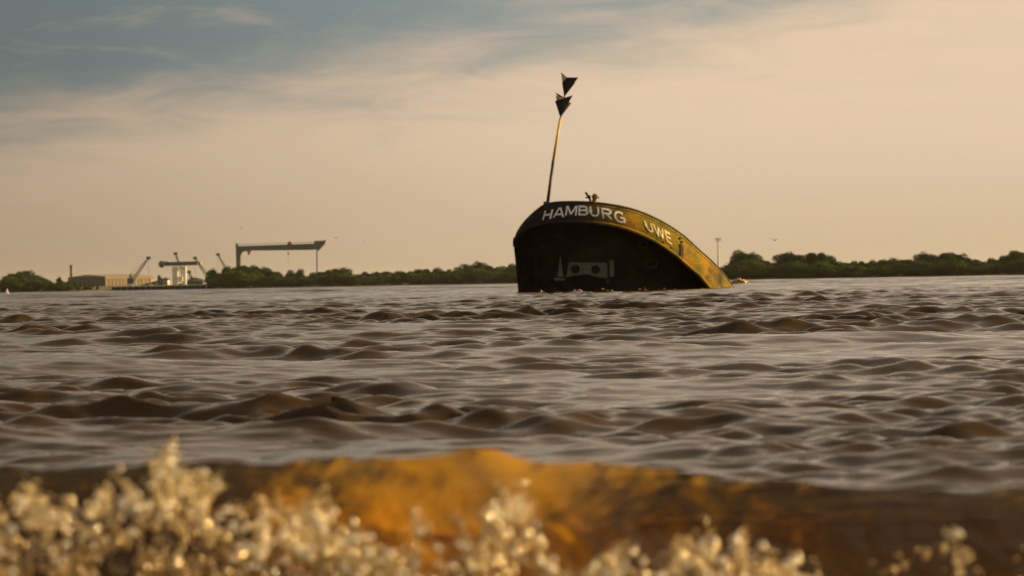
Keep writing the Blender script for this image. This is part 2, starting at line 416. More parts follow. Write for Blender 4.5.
# ------------------------------------------------------------------ breaking wave in the foreground
CR = [(-260, 468), (-100, 467), (0, 466), (100, 465), (200, 462), (300, 458), (380, 456), (430, 452), (470, 449), (505, 453), (550, 462), (600, 468),
      (700, 477), (800, 484), (900, 490), (960, 491), (1024, 486), (1150, 482), (1300, 480)]
def lerp(tab, x): return np.interp(x, [a for a, b in tab], [b for a, b in tab])
WD = 5.0
def crest_D(px): return WD - .16*math.tanh((px-512)/700)*2.2
def crest_z(px):
    py = lerp(CR, px); hy = 282.5 - (px-512)*math.tan(ROLL)
    return CAMH - (py-hy)/F*crest_D(px)
def make_breaker():
    nx, na = 700, 60
    px = np.linspace(-700, 1750, nx)
    cD = np.array([crest_D(p) for p in px]); x = (px-512)/F*cD
    cz = np.array([crest_z(p) for p in px]); cz = np.convolve(np.pad(cz, 6, 'edge'), np.ones(13)/13, 'valid')
    cz = np.where(np.abs(px-512) > 900, cz*np.clip((1250-np.abs(px-512))/350, .0, 1), cz)
    thin = np.exp(-((px-500)/150)**2) + .35*np.exp(-((px-250)/90)**2)
    prof = []
    # half-closed outline: back foot -> crest -> front foot -> underside, as (y offset, height fraction)
    for i in range(nx):
        H = cz[i]; th = thin[i]
        bl = 1.0-.35*th
        row = []
        for k in range(26):                              # back slope
            t = k/25; yy = bl*(1-t); row.append((yy+.0, H*(t**(1.25+1.2*th))*.995))
        for k in range(1, 30):                           # front face, hollow under the lip
            t = k/29; yy = -.32*t**1.2
            row.append((yy, H*(1-t**1.35)-.05*t))
        row.append((.2, -.06)); row.append((bl, -.06))
        prof.append(row)
    A = np.array(prof)                                   # nx, n, 2
    n = A.shape[1]
    V = np.zeros((nx, n, 3))
    V[..., 0] = x[:, None]; V[..., 1] = cD[:, None] + A[..., 0]; V[..., 2] = A[..., 1]
    V[..., 1] += (.05*np.sin(x*3.1+.5)+.03*np.sin(x*8.3))[:, None]
    for i in range(nx):
        for k in range(8, 55):
            p = V[i, k]
            s = 1.0 if 3 < k < 52 else .3
            q = noise.noise(Vector((p[0]*11+p[2]*9, p[2]*6, 1.3)))*.026 + noise.noise(Vector((p[0]*34+p[2]*26, p[2]*16+p[1]*4, 7.3)))*.010
            V[i, k, 1] += q*s*(1 if k > 25 else .3); V[i, k, 2] += (q*.35 if k < 40 else 0)
    F4 = []
    idx = np.arange(nx*n).reshape(nx, n)
    a = idx[:-1, :]; b = idx[1:, :]
    F4 = np.stack([a, np.roll(a, -1, 1), np.roll(b, -1, 1), b], -1).reshape(-1, 4)
    W = V.reshape(-1, 3); a, b, c = W[F4[:, 0]], W[F4[:, 1]], W[F4[:, 2]]
    if np.einsum('ij,ij->i', a-W.mean(0), np.cross(b-a, c-a)).sum() < 0: F4 = F4[:, ::-1]
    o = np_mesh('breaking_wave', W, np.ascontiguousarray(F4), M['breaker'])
    tag(o, 'low amber breaking wave rolling onto the shore in the foreground', kind='structure')
    return o
make_breaker()

# ------------------------------------------------------------------ spray in front of the breaker
def ico(sub):
    bm = bmesh.new(); bmesh.ops.create_icosphere(bm, subdivisions=sub, radius=1)
    v = np.array([q.co[:] for q in bm.verts]); f = np.array([[q.index for q in p.verts] for p in bm.faces]); bm.free(); return v, f
SPRAY = [(-300, 520), (-100, 500), (0, 488), (30, 492), (60, 512), (85, 500), (110, 486), (125, 490), (150, 470), (163, 452), (172, 440), (180, 460), (192, 474), (203, 468), (215, 478), (232, 505),
         (250, 512), (262, 502), (285, 508), (305, 512), (325, 500), (345, 508), (365, 530), (390, 545), (410, 530), (416, 512), (424, 538), (450, 550), (466, 520), (478, 512), (490, 500),
         (512, 492), (528, 492), (536, 520), (550, 550), (575, 562), (598, 552), (615, 540), (650, 560), (672, 542), (690, 545), (700, 532), (725, 538), (742, 526), (760, 548),
         (790, 548), (812, 572), (860, 590), (920, 580), (935, 540), (955, 528), (975, 556), (1000, 575), (1060, 585), (1300, 600)]
def make_spray():
    Vs, Fs = {0: [], 1: [], 2: []}, {0: [], 1: [], 2: []}; cnt = [0, 0, 0]
    I1, I2 = ico(1), ico(2)
    def bead(kind, p, r, stretch=None, fine=False):
        v, f = I2 if fine else I1
        q = v*r
        if stretch is not None:
            a = np.array(stretch); L = np.linalg.norm(a)
            if L > 1e-6:
                a = a/L; q = q + np.outer(q@a, a)*min(L, 4)
        q = q*rng.uniform(.65, 1.4, 3)
        Vs[kind].append(q+np.array(p)); Fs[kind].append(f+cnt[kind]); cnt[kind] += len(v)
    def at(px, py, D): return np.array(P(px, py, D)[:])
    # jets: chains of beads along curved paths
    def jet(px, py, up, lean, D, n=22, r0=.006, kind=0):
        for k in range(n):
            t = k/(n-1)
            x = px + lean*(t**1.5) + rng.normal(0, 1.4); y = py - up*(1-(1-t)**1.7) + rng.normal(0, 1.4)
            r = r0*(1.15-t)*rng.uniform(.6, 1.25)
            if t > .55 and rng.random() < .35: continue
            bead(kind, at(x, y, D+rng.normal(0, .01)), max(r*.8, .0011), (lean*.01, 0, up*.008*rng.random()), fine=r > .003)
    for i in range(46):
        px = rng.uniform(-60, 830) if rng.random() < .98 else rng.uniform(880, 1060)
        top = lerp(SPRAY, px); base = rng.uniform(max(top+10, 530), 600)
        up = (base-top)*rng.uniform(.35, 1.0)
        jet(px+rng.normal(0, 6), base, up, rng.normal(0, 30), rng.uniform(4.05, 4.45), int(8+up/5), rng.uniform(.0022, .0062))
    # crowns and fingers with their own shape
    for (px, py, up, lean, r) in [(168, 520, 78, 3, .007), (160, 520, 66, -10, .006), (176, 525, 64, 10, .006), (205, 530, 60, -2, .008), (200, 520, 48, 22, .006),
                                  (205, 500, 14, 26, .006), (140, 520, 48, -26, .006), (110, 530, 46, -8, .006), (262, 560, 55, 6, .008), (320, 560, 58, 14, .007), (300, 560, 48, 26, .006),
                                  (412, 570, 60, 4, .004), (470, 570, 60, -16, .005), (480, 570, 62, 20, .006), (492, 560, 60, 8, .008), (500, 540, 42, 32, .006), (505, 510, 16, 26, .007), (500, 535, 25, -30, .005),
                                  (700, 585, 52, 2, .006), (742, 585, 58, 2, .007), (615, 585, 40, 4, .006), (958, 575, 36, -6, .003)]:
        for q in range(3):
            jet(px+rng.normal(0, 2), py, up*rng.uniform(.85, 1.0), lean+rng.normal(0, 3), rng.uniform(4.1, 4.3), 30, r*rng.uniform(.6, 1), 0)
    # loose drops
    n = 0
    while n < 3800:
        px = rng.uniform(-80, 1100); top = lerp(SPRAY, px)
        py = top + rng.normal(0, 1)*9 + rng.exponential(38)
        if py > 600 or py < top-26: continue
        if px > 820 and rng.random() < .93: continue
        dens = noise.noise(Vector((px*.030+.8*noise.noise(Vector((px*.02, py*.02, 8))), py*.022, 5.5)))+.55*noise.noise(Vector((px*.085, py*.07, 2.5)))
        if dens < .34-.42*min(1, max(0, (py-top)/70))+rng.normal(0, .16): continue
        r = .0008 + rng.exponential(.0009)
        bead(0, at(px, py, rng.uniform(3.9, 4.6)), min(r, .006), rng.normal(0, .8, 3), fine=r > .0025); n += 1
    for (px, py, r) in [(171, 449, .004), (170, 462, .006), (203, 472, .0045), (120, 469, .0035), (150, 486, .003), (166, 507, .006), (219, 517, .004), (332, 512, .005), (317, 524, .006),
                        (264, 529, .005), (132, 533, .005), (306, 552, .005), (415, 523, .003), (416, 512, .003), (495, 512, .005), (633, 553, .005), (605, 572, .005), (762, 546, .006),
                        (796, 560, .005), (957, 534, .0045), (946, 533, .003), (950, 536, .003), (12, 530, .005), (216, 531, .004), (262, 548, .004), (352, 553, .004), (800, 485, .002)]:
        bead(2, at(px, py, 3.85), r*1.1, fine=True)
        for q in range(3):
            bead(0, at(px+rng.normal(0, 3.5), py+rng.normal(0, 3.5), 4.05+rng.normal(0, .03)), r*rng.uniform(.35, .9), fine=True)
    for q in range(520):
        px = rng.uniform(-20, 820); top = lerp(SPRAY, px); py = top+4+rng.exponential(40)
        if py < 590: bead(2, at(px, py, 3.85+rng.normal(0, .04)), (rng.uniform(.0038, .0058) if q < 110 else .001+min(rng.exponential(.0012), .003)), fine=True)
    o = np_mesh('water_spray', np.concatenate(Vs[0]+Vs[2]), np.concatenate(Fs[0]+[f+cnt[0] for f in Fs[2]]), M['drop'])
    o.data.materials.append(M['bright_drop'])
    n0 = sum(len(f) for f in Fs[0]); mi = np.zeros(len(o.data.polygons), np.int32); mi[n0:] = 1; o.data.polygons.foreach_set('material_index', mi)
    tag(o, 'golden drops and jets of spray thrown up in front of the breaker', 'spray', kind='stuff')
    # aerated lumps under the jets: a lumpy bank of foam
    nb = 0
    while nb < 4200:
        px = rng.uniform(-120, 830); top = lerp(SPRAY, px)
        hi = top + (600-top)*.38
        py = 606 - (606-hi)*rng.random()**1.3
        if noise.noise(Vector((px*.022, py*.03, 3.1))) < -.12: continue
        r = (.0012+rng.exponential(.0018))*(.6+.6*(py-450)/150)
        bead(1, at(px, py, rng.uniform(4.15, 4.5)), min(r, .009), rng.normal(0, .35, 3), fine=r > .004); nb += 1
    for q in range(110):
        px = rng.uniform(870, 1080); py = rng.uniform(545, 606)
        if noise.noise(Vector((px*.03, py*.04, 9.1))) < 0: continue
        bead(1, at(px, py, rng.uniform(4.2, 4.55)), rng.uniform(.002, .006), rng.normal(0, .35, 3))
    o = np_mesh('wave_foam', np.concatenate(Vs[1]), np.concatenate(Fs[1]), M['foam'])
    tag(o, 'creamy foam heaped along the foot of the breaker', 'foam', kind='stuff')
    print('spray verts', cnt)
make_spray()

# ------------------------------------------------------------------ the wreck
WY = 130.0
TB = [(514.6, 242, 514.0, 249), (515.5, 235, 514, 244), (521, 226, 517, 238), (529, 217, 523.5, 231.5), (538, 209.2, 532, 227), (545, 205, 540, 224.3), (553, 203, 549, 222.8),
      (565, 202.2, 561.5, 221.9), (580, 202.2, 577, 221.7), (595, 203, 592.5, 222.3), (610, 204.8, 607, 224), (625, 207.6, 621, 227), (640, 212, 635, 231.6),
      (655, 218.3, 649, 238), (670, 226.5, 663, 246), (685, 237, 676, 255.5), (698, 249, 688, 266), (710.5, 260, 698.5, 275), (720.5, 270.5, 706.5, 284), (729, 281.5, 713, 292), (736.5, 293.5, 719, 301)]
TB = np.array(TB, float)
def cr(tab, t):
    """Catmull-Rom through the rows of tab"""
    n = len(tab); t = min(max(t, 0), n-1.0001); i = int(t); f = t-i
    a, b, c, d = tab[max(i-1, 0)], tab[i], tab[min(i+1, n-1)], tab[min(i+2, n-1)]
    return .5*((2*b)+(-a+c)*f+(2*a-5*b+4*c-d)*f*f+(-a+3*b-3*c+d)*f**3)
def wdepth(px):
    if px < 582: u = min((582-px)/72, 1); return 2.6*(1-math.sqrt(max(0, 1-(u*.975)**2)))
    u = min((px-582)/156, 1); return 7.5*(1-math.sqrt(max(0, 1-(u*.97)**2)))
def band(t, v, off=0.0):
    """point on the bulwark: t along, v 0 at the top edge and 1 at the lower edge, off outwards"""
    q = cr(TB, t); px = q[0]+(q[2]-q[0])*v; py = q[1]+(q[3]-q[1])*v
    D = WY + wdepth(px) - .16*math.sin(v*math.pi*.5) - .06*math.sin(v*math.pi)
    p = P(px, py, D)
    if off:
        a = band(t+.02, v); b = band(t-.02, v); c = band(t, v+.02); n = (a-b).cross(c-p).normalized()
        if n.y > 0: n = -n
        p = p + n*off
    return p
def make_wreck():
    root = thing('ship_wreck', (P(600, 292, WY+1)[0], WY+1, 0), 'tilted half-sunken ship stern with black underside, rusty golden bulwark and white lettering', 'shipwreck')
    NT, NV = 160, 8
    ts = [i*(len(TB)-1)/NT for i in range(NT+1)]
    # bulwark plating with real thickness
    slot_t = min(ts, key=lambda t: abs(cr(TB, t)[0]*.55+cr(TB, t)[2]*.45-681)); si = ts.index(slot_t)
    mb = MB(); th = .07
    V = [band(t, v/NV) for t in ts for v in range(NV+1)] + [band(t, v/NV, -th) for t in ts for v in range(NV+1)]
    fs = []; N1 = (NT+1)*(NV+1)
    for i in range(NT):
        for k in range(NV):
            a = i*(NV+1)+k
            fs.append((a, a+1, a+NV+2, a+NV+1)); fs.append((N1+a, N1+a+NV+1, N1+a+NV+2, N1+a+1))
    for i in range(NT):
        a = i*(NV+1); b = a+NV+1; fs.append((a, b, N1+b, N1+a))
        a += NV; b += NV; fs.append((a, N1+a, N1+b, b))
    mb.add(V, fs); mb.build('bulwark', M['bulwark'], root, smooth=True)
    # capping rail and rubbing strake
    MB().tube([band(t, -.01, -.03) for t in ts[1:]], [.02+.045*min(1, i/20) for i in range(NT)], 8).build('cap_rail', M['steel_dark'], root, smooth=True)
    MB().tube([band(t, 1.0, .03) for t in ts[14:]], [.02+.065*min(1, i/28) for i in range(NT-13)], 8).build('rubbing_strake', M['bulwark'], root, smooth=True)
    MB().tube([band(t, .115, .0) for t in ts[60:]], .022, 6).build('weld_seam', M['bulwark'], root, smooth=True)
    # black plating that tucks in under the bulwark
    mb = MB(); NR = 14; V = []
    for i, t in enumerate(ts):
        q = cr(TB, t); f = i/NT
        bx = 519 + (719-519)*f**1.05; by = 303
        for k in range(NR+1):
            s = k/NR
            px = q[2]+(bx-q[2])*s + .3*math.sin(s*math.pi)*max(0, 1-f*8); py = q[3]+(max(by, q[3]+1)-q[3])*s
            dep = WY + wdepth(q[2]) + .05 + .9*(1-math.exp(-s*9))*min(1, f*10+.1)*min(1, (1-f)*6+.1) + 1.6*s + .12*math.sin(s*9+f*14)*min(1, f*6)
            V.append(P(px, py, dep))
    fs = [(i*(NR+1)+k, i*(NR+1)+k+1, (i+1)*(NR+1)+k+1, (i+1)*(NR+1)+k) for i in range(NT) for k in range(NR)]
    mb.add(V, fs); mb.build('hull_plating', M['hull'], root, smooth=True)
    # deck sloping away under water, inside the bulwark
    mb = MB(); V = []
    for t in ts:
        p = band(t, .75, -th-.01)
        for s in (0, .3, .6, 1): V.append(Vector((p.x+(5.0-p.x)*.45*s, p.y+11*s, p.z*(1-s)-1.4*s)))
    mb.add(V, [(i*4+k, i*4+k+1, i*4+k+5, i*4+k+4) for i in range(NT) for k in range(3)])
    mb.build('deck', M['steel_dark'], root)
    # things on the stern plating
    def onplate(px, py, D, poly, mt, name, depth=.10, parent=root):
        c = [P(px+x, py+y, D) for x, y in poly]
        return MB().prism(c, (0, depth, 0)).build(name, mt, parent)
    D0 = WY+.55
    # bracket plate with two round holes: ring-shaped faces
    bm = bmesh.new()
    outline = [(-26, 7.6), (-23.5, 4), (-22, -6.2), (-20.5, -7.2), (15, -6.6), (16.8, -5.6), (17, 8.6), (9, 8), (-4, 4.6), (-14, 5.8)]
    def pl(x, y, D): return P(590.5+x, 269.5+y, D)
    ov = [bm.verts.new(pl(x, y, D0)) for x, y in outline]
    ed = [bm.edges.new((ov[i], ov[(i+1) % len(ov)])) for i in range(len(ov))]
    for cx, cy in ((-15.1, -.3), (5.1, .2)):
        hv = [bm.verts.new(pl(cx+4.5*math.cos(a), cy+4.5*math.sin(a), D0)) for a in [2*math.pi*i/20 for i in range(20)]]
        ed += [bm.edges.new((hv[i], hv[(i+1) % 20])) for i in range(20)]
    bmesh.ops.triangle_fill(bm, edges=ed, use_beauty=True)
    r = bmesh.ops.extrude_face_region(bm, geom=bm.faces[:])
    bmesh.ops.translate(bm, verts=[v for v in r['geom'] if isinstance(v, bmesh.types.BMVert)], vec=(0, .14, 0))
    b = MB(); bm.verts.index_update(); b.add([v.co[:] for v in bm.verts], [[v.index for v in f.verts] for f in bm.faces]); bm.free()
    b.build('bracket_plate', M['grey_plate'], root, label='grey steel plate with two round holes')
    onplate(612, 268, D0-.1, [(-2.6, -8), (1.6, -8), (2.4, 8.5), (-2, 9)], M['grey_plate'], 'bracket_post')
    onplate(608, 281, D0-.05, [(-2, -2), (2, -2), (1.4, 2.5), (-1.6, 2.5)], M['steel_dark'], 'bracket_foot')
    f = onplate(560.5, 268, D0-.1, [(-.4, -11), (.4, -11), (2.6, 8.5), (-3, 8.5)], M['grey_plate'], 'guide_fin')
    f['label'] = 'pale narrow upright fin'
    onplate(559.3, 279, D0-.1, [(-6, -1.4), (5, -1.0), (5, 1.6), (-5, 1.6)], M['grey_plate'], 'fin_foot')
    for (px, py, rr) in ((651, 264, 6.0), (643, 245.5, 4.2)):
        D = WY + wdepth(px) + .75
        pts = [P(px+rr*math.cos(a), py+rr*.72*math.sin(a), D) for a in [2*math.pi*i/24 for i in range(25)]]
        MB().tube(pts, .045, 6, cap=False).build('pipe_flange', M['steel_dark'], root, smooth=True)
    for px, y0, y1 in ((660, 268, 291), (535, 232, 290), (625, 232, 291)):
        D = WY + wdepth(px) + .9
        MB().bar(P(px, y0, D), P(px+1, y1, D+1.2), .06, .06).build('hull_frame', M['steel_dark'], root)
    # freeing port: raised black block standing in for the opening's shade
    def inv(px, py):
        best = min(((cr(TB, a*.1), a*.1, v*.05) for a in range(0, 200) for v in range(0, 21)), key=lambda q: (q[0][0]+(q[0][2]-q[0][0])*q[2]-px)**2+(q[0][1]+(q[0][3]-q[0][1])*q[2]-py)**2)
        return best[1], best[2]
    a, v = inv(682, 252); cs = [(a-.30, v-.27), (a-.08, v-.27), (a+.30, v+.27), (a+.08, v+.27)]
    o_ = [band(a, v, .06) for a, v in cs]; i_ = [band(a, v, -.05) for a, v in cs]
    MB().add(o_+i_, [(0, 1, 2, 3), (7, 6, 5, 4), (0, 4, 5, 1), (1, 5, 6, 2), (2, 6, 7, 3), (3, 7, 4, 0)]).build('freeing_port', M['hull'], root)
    # broken fitting standing on the rail
    base = band(8.7, 0)
    t = MB(); t.bar(base, base+Vector((-.05, 0, .34)), .12, .10); t.bar(base+Vector((-.05, 0, .2)), base+Vector((-.21, .05, .48)), .09)
    t.bar(base+Vector((-.02, 0, .22)), base+Vector((-.22, .1, .24)), .06)
    t.build('rail_fitting', M['steel_dark'], root)
    t = MB(); t.tube([base+Vector((.14, 0, 0)), base+Vector((.20, 0, .30)), base+Vector((.16, 0, .40))], [.10, .15, .06], 8); t.bar(base+Vector((.1, 0, .18)), base+Vector((.40, .05, .22)), .05)
    t.bar(base+Vector((.2, 0, .1)), base+Vector((.30, -.02, .36)), .06)
    t.build('rusty_fitting', M['rust'], root, smooth=False)
    # small eye plates along the bulwark
    for t_, v in ((14.75, .22), (14.95, .30), (13.9, .86), (14.5, .88)):
        a = band(t_, v, .0); MB().box(a, (.12, .10, .09)).build('eye_plate', M['steel_dark'], root)
    # welded letters
    def t_of(px, v):
        lo, hi = 0.0, len(TB)-1.0
        for _ in range(40):
            mid = (lo+hi)/2; q = cr(TB, mid)
            if q[0]+(q[2]-q[0])*v < px: lo = mid
            else: hi = mid
        return lo
    def letter(ch, px, vc, wpx, v0, v1):
        tl, tr = t_of(px-wpx/2, vc), t_of(px+wpx/2, vc); asp = wpx/((v1-v0)*20.0)   # width over height
        sh = float(np.interp(px, [548, 572, 594, 606, 620, 650], [-.05, .02, .12, .20, .25, .40])); mb = MB(); hw = .080 if px < 640 else .068
        for si_, line in enumerate(GLYPH[ch]):
            pts = [Vector((x*asp, y)) for x, y in line]
            L_, R_ = [], []
            for i, p in enumerate(pts):
                d0 = (pts[i]-pts[i-1]).normalized() if i else None
                d1 = (pts[i+1]-pts[i]).normalized() if i < len(pts)-1 else None
                if line[0] == line[-1] and d0 is None: d0 = (pts[-1]-pts[-2]).normalized()
                if line[0] == line[-1] and d1 is None: d1 = (pts[1]-pts[0]).normalized()
                d = ((d0 or d1)+(d1 or d0)).normalized(); n_ = Vector((-d.y, d.x)); c_ = max(.45, n_.dot(Vector((-(d1 or d0).y, (d1 or d0).x))))
                L_.append(p+n_*hw/c_); R_.append(p-n_*hw/c_)
            def q3(p, off):
                u, w_ = p.x/asp, p.y
                return band(tl+(tr-tl)*u+sh*(.5-w_), v0+(v1-v0)*(1-w_), off)
            top = .026+.0015*si_; n = len(pts)
            vs = [q3(p, top) for p in L_]+[q3(p, top) for p in R_]+[q3(p, .002) for p in L_]+[q3(p, .002) for p in R_]
            fs = []
            for i in range(n-1):
                fs += [(i, i+1, n+i+1, n+i), (2*n+i, 2*n+i+1, i+1, i), (3*n+i+1, 3*n+i, n+i, n+i+1)]
            fs += [(0, n, 3*n, 2*n), (n-1, 2*n-1+0, 4*n-1, 3*n-1)]
            mb.add(vs, fs)
        mb.build('letter', M['white_paint' if px < 640 else 'sunlit_paint'], root, label='white letter '+ch)
    def arc(cx, cy, rx, ry, a0, a1, n=8): return [(cx+rx*math.cos(R(a0+(a1-a0)*i/n)), cy+ry*math.sin(R(a0+(a1-a0)*i/n))) for i in range(n+1)]
    GLYPH = {'H': [[(.09, 0), (.09, 1)], [(.91, 0), (.91, 1)], [(.1, .5), (.9, .5)]],
             'A': [[(.06, 0), (.46, 1)], [(.94, 0), (.54, 1)], [(.22, .30), (.78, .30)]],
             'M': [[(.08, 0), (.10, 1)], [(.92, 0), (.90, 1)], [(.14, .97), (.5, .12)], [(.86, .97), (.5, .12)]],
             'B': [[(.10, 0), (.10, 1)], [(.1, .91)]+arc(.55, .72, .32, .19, 90, -90)+[(.1, .53)], [(.1, .52)]+arc(.58, .31, .36, .22, 90, -90)+[(.1, .09)]],
             'U': [[(.09, 1), (.09, .42)]+arc(.5, .42, .41, .34, 180, 360)+[(.91, 1)]],
             'R': [[(.10, 0), (.10, 1)], [(.1, .91)]+arc(.58, .70, .34, .21, 90, -90)+[(.1, .49)], [(.5, .48), (.92, 0)]],
             'G': [arc(.52, .5, .43, .43, 45, 300, 14)+[(.93, .16), (.93, .46)], [(.56, .46), (.95, .46)]],
             'W': [[(.05, 1), (.28, .03)], [(.28, .03), (.5, .93)], [(.5, .93), (.72, .03)], [(.72, .03), (.95, 1)]],
             'E': [[(.10, 0), (.10, 1)], [(.1, .91), (.95, .91)], [(.1, .5), (.85, .5)], [(.1, .09), (.95, .09)]]}
    for ch, px, wd, v0, v1 in (('H', 548.3, 8.6, .34, .80), ('A', 559.5, 11.0, .28, .75), ('M', 571.3, 11.8, .20, .68), ('B', 583, 9.8, .18, .68), ('U', 594.3, 9.4, .20, .70), ('R', 606.6, 10.2, .22, .73),
                               ('G', 619.6, 11.0, .26, .80), ('U', 649.0, 7.2, .32, .71), ('W', 659.0, 10.2, .30, .71), ('E', 668.3, 5.8, .29, .73)):
        letter(ch, px, .5, wd, v0, v1)
    # little wash along the waterline
    return root
wreck = make_wreck()

# ------------------------------------------------------------------ beacon on the wreck
def make_beacon():
    D = WY+1.6
    b0, b1, top = P(545.5, 207, D), P(560.4, 118, D), P(565, 92, D)
    root = thing('beacon_pole', b0, 'leaning black and yellow pole carrying two black cone topmarks on the wreck', 'beacon')
    mid = b0.lerp(b1, .52)
    MB().tube([b0-Vector((0, 0, .5)), mid], [.085, .07], 10).build('lower_pole', M['black'], root, smooth=True)
    MB().tube([mid, b1], [.066, .058], 10).build('upper_pole', M['yellow'], root, smooth=True)
    s = F/D
    MB().tube([b1, P(564.3, 97, D), P(568.6, 79, D)], .03, 8).build('topmark_spindle', M['black'], root, smooth=True)
    b = MB(); b.tube([b0+Vector((0, 0, -.35)), b0+Vector((.02, 0, .25))], [.17, .10], 10); b.build('pole_socket', M['steel_dark'], root)
    MB().bar(b0+Vector((.12, -.05, -.05)), b0+Vector((.16, -.05, .2)), .06).build('socket_lug', M['rust'], root)
    def plate(pts, dep, mt, name='topmark_plate', **k):
        q = [P(x, y, D+dep+dz) for x, y, dz in pts]
        MB().prism(q, (0, .03, 0)).build(name, M[mt], root, **k)
    for A, Bp, Cp in ((((564.3, 97.2, 0), (562.0, 82.7, -.14), (566.9, 77.4, -.22), (578.4, 77.4, -.14)), ((564.3, 97, .08), (561.0, 72.2, .34), (567.5, 77.8, .25), (575.4, 82.6, -.02)), None),
                      (((560.4, 118, 0), (555.0, 101, -.14), (564, 97.9, -.22), (572.8, 95.1, -.14)), ((560.4, 117.6, .08), (555.6, 95.5, .30), (563, 98, .25), (571.3, 103.3, 0)), ((555.3, 92.2, .45), (564, 97.4, .40), (559.5, 99, .40)))):
        plate(A, -.12, 'topmark')
        plate(Bp, .12, 'lit_plate', label='pale sunlit plate behind the black one')
        if Cp: plate(Cp, 0, 'topmark')
make_beacon()

# ------------------------------------------------------------------ far banks
def hz(px): return 282.5-(px-512)*math.tan(ROLL)
def make_bank(name, x0, x1, D0, label):
    nx, ny = 90, 14
    xs = np.linspace(x0, x1, nx); V = []
    for i in range(nx):
        for k in range(ny):
            y = D0-6 + [0, 3, 6, 9, 13, 18, 26, 45, 80, 150, 300, 700, 1600, 4000][k]
            h = [-1.2, -.4, .2, .4, .6, .8, 1.1, 1.6, 2.2, 2.5, 2.7, 2.8, 2.8, 2.8][k]
            edgef = min(1, i/3, (nx-1-i)/3)
            h = -1.2+(h+1.2)*edgef + noise.noise(Vector((xs[i]*.02, y*.02, 0)))*.35
            V.append((xs[i]*(y/D0), y+noise.noise(Vector((xs[i]*.01, k*.2, 4)))*5, h))
    o = np_mesh(name, np.array(V), grid_faces(nx, ny), M['bank']); tag(o, label, kind='structure')
DL, DR = 1500.0, 1150.0
def wx(px, D): return (px-512)/F*D
make_bank('river_bank', wx(-700, DL), wx(600, DL), DL, 'low sandy far bank of the river left of the wreck')
make_bank('river_bank', wx(640, DR), wx(1700, DR), DR, 'low grassy far bank of the river right of the wreck')

# trees
def crown_mesh(idx, n_lobes, narrow=1.0):
    rg = np.random.default_rng(100+idx)
    V, Fc = [], []
    lob = []
    for i in range(n_lobes):
        a = rg.uniform(0, 6.28); rr = rg.uniform(0, .30)*narrow; z = rg.uniform(.28, .82)
        if i == 0: rr, z = .05, .74
        sz = rg.uniform(.15, .27)*(1.15-.5*abs(z-.5))
        lob.append((rr*math.cos(a), rr*math.sin(a), z, sz*narrow, sz*rg.uniform(.75, 1.0)))
    for (cx, cy, cz, s, sh) in lob:
        for j in range(int(2600/n_lobes)):
            d = rg.normal(0, 1, 3); d /= np.linalg.norm(d); rad = rg.uniform(.45, 1.06)**.6
            p = np.array([cx+d[0]*s*rad, cy+d[1]*s*rad, cz+d[2]*sh*rad])
            if p[2] > 1.0: p[2] = 1.0-rg.uniform(0, .03)
            n = d+rg.normal(0, .6, 3); n /= np.linalg.norm(n)
            a = np.cross(n, [0, 0, 1.0]); a /= max(np.linalg.norm(a), 1e-3); b = np.cross(n, a)
            q = rg.uniform(.014, .032)
            k = len(V); V += [p-a*q-b*q*.6, p+a*q-b*q*.7, p+b*q]; Fc.append((k, k+1, k+2))
    me = bpy.data.meshes.new('crown'); me.from_pydata([tuple(v) for v in V], [], Fc)
    return me
def trunk_mesh(idx):
    rg = random.Random(idx); b = MB()
    b.tube([(0, 0, -.03), (.01, 0, .2), (.0, .01, .45), (.02, 0, .7)], [.028, .022, .016, .006], 6)
    for i in range(5):
        a = rg.uniform(0, 6.28); z = rg.uniform(.25, .5)
        b.tube([(0, 0, z), (.12*math.cos(a), .12*math.sin(a), z+.14), (.22*math.cos(a), .22*math.sin(a), z+.3)], [.013, .009, .003], 5)
    me = bpy.data.meshes.new('trunk'); me.from_pydata([tuple(v) for v in b.v], [], b.f); me.materials.append(M['bark']); return me
CROWNS = [crown_mesh(i, [7, 9, 6, 8, 10, 7][i]) for i in range(6)]
SLIM = [crown_mesh(20+i, 7, .62) for i in range(3)]
for me in CROWNS+SLIM: me.materials.append(M['leaf'])
BUSH = [me.copy() for me in CROWNS[:4]]
for me in BUSH: me.materials.clear(); me.materials.append(M['leaf_light'])
TRUNKS = [trunk_mesh(i) for i in range(4)]
def tree(px, ytop, D, label, group, kind='tree', width=1.25, slim=False, Dj=0.0):
    D = D+Dj; base = 1.4 if Dj > 20 else .3
    x = wx(px, D); t = P(px, ytop, D); H = t.z-base
    if H < 1.5: return
    r = thing('bush' if kind == 'bush' else 'tree', (x, D, base), label, kind, group)
    ms = BUSH if kind == 'bush' else (SLIM if slim else CROWNS)
    c = bpy.data.objects.new('crown', random.choice(ms)); C.objects.link(c); c.parent = r
    wv = H*width*random.uniform(.9, 1.15); lift = -.22*H if kind == 'bush' else (-.10*H if width > 1.1 else 0)
    c.scale = (wv, wv, H-lift); c.location = (0, 0, lift); c.rotation_euler = (0, 0, random.uniform(0, 6.28))
    k = bpy.data.objects.new('trunk', random.choice(TRUNKS)); C.objects.link(k); k.parent = r
    k.scale = (H*.8, H*.8, H*.85); k.rotation_euler = (0, 0, random.uniform(0, 6.28))
    return r
LEFT = [(-60, 280), (-30, 276), (0, 279), (6, 276), (12, 271), (20, 269), (30, 270.5), (40, 273), (48, 278), (54, 282), (60, 276), (65, 280.5), (80, 282), (95, 284), (108, 287), (122, 288)]
